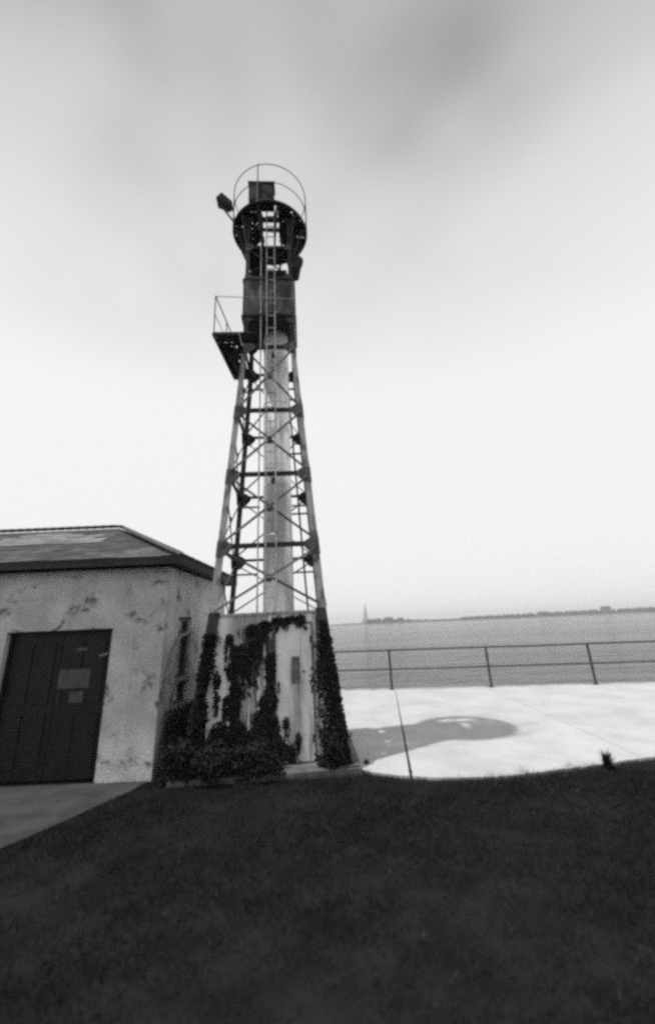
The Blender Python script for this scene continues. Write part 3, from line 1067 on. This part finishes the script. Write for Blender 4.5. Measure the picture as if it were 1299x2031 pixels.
def shrub(name, x, y, rx, ry, h, n, label, stems=7, size=0.038):
    o = empty(name, (x, y, 0.0))
    tag(o, label, 'shrub')
    pp, nn = [], []
    clumps = [(random.gauss(0, 0.45) * rx, random.gauss(0, 0.45) * ry, h * random.uniform(0.12, 0.9), min(rx, 0.2) * random.uniform(0.35, 1.0)) for _ in range(40)]
    for _ in range(n):
        cx_, cy_, cz_, cr_ = random.choice(clumps)
        v = Vector((random.gauss(0, 1), random.gauss(0, 1), random.gauss(0, 1))).normalized() * cr_ * random.uniform(0.5, 1.1)
        q = Vector((cx_, cy_, cz_)) + v
        if q.z < 0.02 or (x + q.x < -2.36 and y + q.y > 6.15):
            continue
        pp.append(q)
        nn.append(v.normalized() + Vector((0, 0, 0.5)))
    for c_ in clumps[:12]:  # loose shoots
        for _ in range(14):
            s_ = random.uniform(0.6, 1.5)
            q = Vector((c_[0] * s_ + random.gauss(0, 0.015), c_[1] * s_ + random.gauss(0, 0.015), c_[2] * (0.7 + 0.35 * s_)))
            if x + q.x > -2.36:
                pp.append(q)
                nn.append((random.gauss(0, 1), -0.4, 0.6))
    leaves('foliage', pp, nn, size, M_LEAF, o)
    for k in range(stems):
        c_ = clumps[k]
        MB().tube([(c_[0] * 0.3, c_[1] * 0.3, -0.02), (c_[0] * 0.6, c_[1] * 0.6, c_[2] * 0.5), (c_[0], c_[1], c_[2])], [0.014, 0.010, 0.005], 6).build('stem', M_STEM, o)
    return o


shrub('shrub', -2.16, 6.54, 0.20, 0.32, 0.82, 4600, 'tall dark shrub filling the gap between hut corner and tower')
shrub('shrub', -2.14, 7.25, 0.20, 0.42, 0.62, 3200, 'dark shrub growing under the hut side window')
shrub('shrub', -1.78, 6.08, 0.46, 0.16, 0.40, 5600, 'low spreading shrub in front of the left tower leg')
shrub('shrub', -1.10, 6.12, 0.46, 0.13, 0.36, 4600, 'low dark shrub beneath the streaked front wall, left of the tower door')
shrub('shrub', -0.06, 6.20, 0.15, 0.13, 0.50, 3000, 'dark shrub at the foot of the right tower leg beside the plaza')


def grass_tuft(x, y, n, h, spread, label):
    o = empty('weed_clump', (x, y, 0.0))
    tag(o, label, 'weeds')
    m_ = MB()
    for _ in range(n):
        a_ = random.uniform(0, 2 * math.pi)
        l_ = h * random.uniform(0.5, 1.1)
        out_ = spread * random.uniform(0.2, 1.2)
        bx_, by_ = random.gauss(0, spread * 0.25), random.gauss(0, spread * 0.25)
        dx, dy = math.cos(a_), math.sin(a_)
        w_ = random.uniform(0.003, 0.006)
        p0 = (bx_ - dy * w_, by_ + dx * w_, 0)
        p1 = (bx_ + dy * w_, by_ - dx * w_, 0)
        q0 = (bx_ + dx * out_ * 0.4 - dy * w_, by_ + dy * out_ * 0.4 + dx * w_, l_ * 0.7)
        q1 = (bx_ + dx * out_ * 0.4 + dy * w_, by_ + dy * out_ * 0.4 - dx * w_, l_ * 0.7)
        m_.add([p0, p1, q1, q0, (bx_ + dx * out_, by_ + dy * out_, l_)], [(0, 1, 2, 3), (3, 2, 4)])
    m_.build('blades', M_LEAF, o)


grass_tuft(3.26, 5.95, 130, 0.20, 0.10, 'dark grass tuft at the right front edge of the plaza')
grass_tuft(0.36, 6.44, 40, 0.09, 0.05, 'tiny weed tuft on the plaza edge beside the tower shadow')
for k, (yy, n_b) in enumerate(((6.05, 46), (6.35, 34), (6.9, 22))):
    grass_tuft(jA(yy), yy, n_b, 0.05 - 0.01 * k, 0.03, ('weeds in the plaza joint where it meets the lawn', 'small weeds in the plaza joint just behind the lawn edge', 'tiny weeds in the plaza joint inside the tower shadow')[k])

# lawn grass: blades as one mass
NB = 190000
gx = rng.uniform(-4.6, 6.4, NB)
gy = 2.2 + (rng.random(NB) ** 0.8) * 4.9
keep = np.abs(gx) < gy * 0.86 + 0.6


def inside(poly, x, y):
    r_ = np.zeros(len(x), bool)
    n = len(poly)
    for i in range(n):
        (xa, ya), (xb, yb) = poly[i], poly[(i + 1) % n]
        cnd = ((ya > y) != (yb > y)) & (x < (xb - xa) * (y - ya) / (yb - ya + 1e-12) + xa)
        r_ ^= cnd
    return r_


wob = 0.05 * np.sin(gx * 7) + 0.04 * np.sin(gx * 17 + gy * 9)
keep &= ~inside(PATH, gx + wob, gy + wob)
ex = np.array([q[0] for q in EDGE])
ey = np.array([q[1] for q in EDGE])
keep &= ~((gx > 0.14) & (gy > np.interp(gx, ex, ey) + 0.03 + wob * 0.6))
keep &= ~((gx > -2.2) & (gx < 0.22) & (gy > 6.02 + wob * 0.6 + 0.06 * (gx + 1)))
keep &= ~((gx < -2.39) & (gy > 6.15))
gx, gy = gx[keep], gy[keep]
n = len(gx)
tuft = 0.45 + 0.9 * (np.sin(gx * 2.3 + 1.2 * np.sin(gy * 1.7)) * np.sin(gy * 2.9 + np.sin(gx * 1.3)) * 0.5 + 0.5) + 0.35 * (np.sin(gx * 11 + gy * 3) * np.sin(gy * 13 - gx * 4))
edge_d = np.where(gx > 0.1, np.interp(gx, ex, ey) - gy, 1.0)
hh = rng.uniform(0.018, 0.05, n) * tuft * (1 + 0.5 * np.exp(-np.clip(edge_d, 0, 9) / 0.12))
az = rng.uniform(0, 2 * math.pi, n)
wd = rng.uniform(0.0022, 0.0042, n)
ln_ = rng.uniform(0.2, 1.1, n) * hh
la = rng.uniform(0, 2 * math.pi, n)
bx, by = np.cos(az) * wd, np.sin(az) * wd
V = np.zeros((n, 3, 3))
V[:, 0] = np.stack([gx - bx, gy - by, np.full(n, -0.002)], 1)
V[:, 1] = np.stack([gx + bx, gy + by, np.full(n, -0.002)], 1)
V[:, 2] = np.stack([gx + np.cos(la) * ln_, gy + np.sin(la) * ln_, hh], 1)
me = bpy.data.meshes.new('grass')
me.vertices.add(n * 3)
me.vertices.foreach_set('co', V.ravel())
me.loops.add(n * 3)
me.loops.foreach_set('vertex_index', np.arange(n * 3))
me.polygons.add(n)
me.polygons.foreach_set('loop_start', np.arange(n) * 3)
me.polygons.foreach_set('loop_total', np.full(n, 3))
me.update()
dry = np.clip(np.exp(-np.clip(edge_d, 0, 9) / 0.10) * rng.uniform(0.1, 1.2, n), 0, 1) * 0.8
foot_d = np.where((gx > -1.7) & (gx < 0.2), 6.06 - gy, 1.0)
dry = np.maximum(dry, np.exp(-np.abs(foot_d) / 0.07) * rng.uniform(0, 0.8, n))
patch = np.clip(np.sin(gx * 1.9 + 0.7 * np.sin(gy * 3.1)) * np.sin(gy * 2.2 + np.sin(gx * 2.7)) - 0.25, 0, 1)
dry = np.maximum(dry, patch * rng.uniform(0, 0.32, n))
dry = np.maximum(dry, (rng.random(n) < 0.012) * rng.uniform(0.2, 0.8, n))
at = me.attributes.new('dry', 'FLOAT', 'POINT')
at.data.foreach_set('value', np.repeat(dry, 3).astype(np.float32))
me.materials.append(M_GRASS)
go = bpy.data.objects.new('grass', me)
col.objects.link(go)
tag(go, 'short dark lawn grass in the foreground', 'grass', kind='stuff')

# ------------------------------------------------------------------ far shore across the water
FY = 1000.0


def lump_mass(name, x0, x1, h0, h1, y, material, n, size):
    m_ = MB()
    for _ in range(n):
        s = random.random()
        x = x0 + (x1 - x0) * s
        hgt = (h0 + (h1 - h0) * s) * random.uniform(0.55, 1.15)
        r_ = size * random.uniform(0.6, 1.3)
        yy = y + random.uniform(-20, 20)
        zs = [SEA_Z + 0.5, SEA_Z + hgt * 0.35, SEA_Z + hgt * 0.75, SEA_Z + hgt]
        rs = [r_ * 0.6, r_, r_ * 0.85, r_ * 0.2]
        m_.tube([(x, yy, zs[0]), (x + random.uniform(-1, 1), yy, zs[1]), (x + random.uniform(-1, 1), yy, zs[2]), (x, yy, zs[3])], rs, 7)
    return m_.build(name, material)


land = MB()
prev = None
xs = np.linspace(-500, 900, 120)
for i in range(len(xs) - 1):
    def prof(x):
        hgt = 2.2 + 1.0 * math.sin(x * 0.013) + 0.7 * math.sin(x * 0.041)
        if 215 < x < 290:
            hgt = 1.6
        return hgt
    xa_, xb_ = xs[i], xs[i + 1]
    a_ = [(xa_, FY - 30, SEA_Z - 1), (xa_, FY - 24, SEA_Z + prof(xa_) * 0.7), (xa_, FY + 40, SEA_Z + prof(xa_) + 0.5), (xa_, FY + 60, SEA_Z - 1)]
    b2 = [(xb_, FY - 30, SEA_Z - 1), (xb_, FY - 24, SEA_Z + prof(xb_) * 0.7), (xb_, FY + 40, SEA_Z + prof(xb_) + 0.5), (xb_, FY + 60, SEA_Z - 1)]
    o = len(land.v)
    land.v += a_ + b2
    land.f += [(o, o + 4, o + 5, o + 1), (o + 1, o + 5, o + 6, o + 2), (o + 2, o + 6, o + 7, o + 3)]
tag(land.build('far_shore_land', M_FARLAND), 'low far shore across the harbour', kind='structure')
wood = lump_mass('far_woods', 295, 900, 7.5, 13.5, FY + 5, M_FARTREE, 420, 6.5)
tag(wood, 'dark band of trees along the far shore', 'woods', kind='stuff')
wood3 = lump_mass('far_woods', 205, 305, 4.0, 5.0, FY + 5, M_FARTREE, 60, 5.0)
tag(wood3, 'faint low trees between the two darker stretches of far shore', 'woods', kind='stuff')
wood2 = lump_mass('far_woods', 78, 212, 11, 5.5, FY + 10, M_FARTREE, 110, 5.0)
tag(wood2, 'small clump of far trees right of the distant spire', 'woods', kind='stuff')
# distant monument-like tower with a spire, built as a plain stepped tower
sp = empty('distant_spire', (148, FY * 2, SEA_Z + 0.5))
sp.scale = (2, 2, 2)
tag(sp, 'faint pointed spire tower standing on the far shore', 'tower')
MB().box(-8, 8, -8, 8, 0, 9).build('plinth', M_FARBLD, sp)
MB().loft([(-4.6, -4.6, 9.01), (4.6, -4.6, 9.01), (4.6, 4.6, 9.01), (-4.6, 4.6, 9.01)], [(-3.4, -3.4, 24), (3.4, -3.4, 24), (3.4, 3.4, 24), (-3.4, 3.4, 24)]).build('shaft', M_FARBLD, sp)
MB().tube([(0, 0, 24.01), (0, 0, 30), (0, 0, 36), (0, 0, 45)], [2.6, 2.2, 1.3, 0.25], 10).build('spire', M_FARBLD, sp)
for i, (x, w, hgt, lab) in enumerate(((100, 14, 11, 'low far building nearest the distant spire on the shore'), (124, 20, 12.5, 'broad far building in the middle of the shore cluster'),
                                      (150, 16, 10.5, 'far building at the right end of the shore cluster'), (470, 22, 11, 'far building among the trees on the right shore'),
                                      (612, 18, 17, 'tall far building rising above the shore trees at right'))):
    b_ = empty('far_building', (x, FY - 14 - i, SEA_Z + 1.2))
    tag(b_, lab, 'building', 'buildings on the far shore')
    MB().box(-w / 2, w / 2, -5, 5, 0, hgt - 2).build('wall', M_FARBLD, b_)
    MB().loft([(-w / 2 - .5, -5.5, hgt - 1.99), (w / 2 + .5, -5.5, hgt - 1.99), (w / 2 + .5, 5.5, hgt - 1.99), (-w / 2 - .5, 5.5, hgt - 1.99)],
              [(-w / 2 + 3, -0.3, hgt), (w / 2 - 3, -0.3, hgt), (w / 2 - 3, 0.3, hgt), (-w / 2 + 3, 0.3, hgt)]).build('roof', M_FARROOF, b_)

# ------------------------------------------------------------------ sea haze
hz = MB().box(-4050, 4050, -4050, 4050, SEA_Z - 1.6, 52).build('haze', M_WATER)
hz.data.materials.clear()
hm = bpy.data.materials.new('sea_haze')
hm.use_nodes = True
t = hm.node_tree
for n_ in list(t.nodes):
    t.nodes.remove(n_)
o_ = nd(t, 'ShaderNodeOutputMaterial')
pv = nd(t, 'ShaderNodeVolumePrincipled')
setv(pv, 'Color', (0.95, 0.95, 0.95, 1))
setv(pv, 'Density', 0.0004)
t.links.new(pv.outputs[0], o_.inputs['Volume'])
hz.data.materials.append(hm)
tag(hz, 'thin pale sea haze', 'haze', kind='stuff')
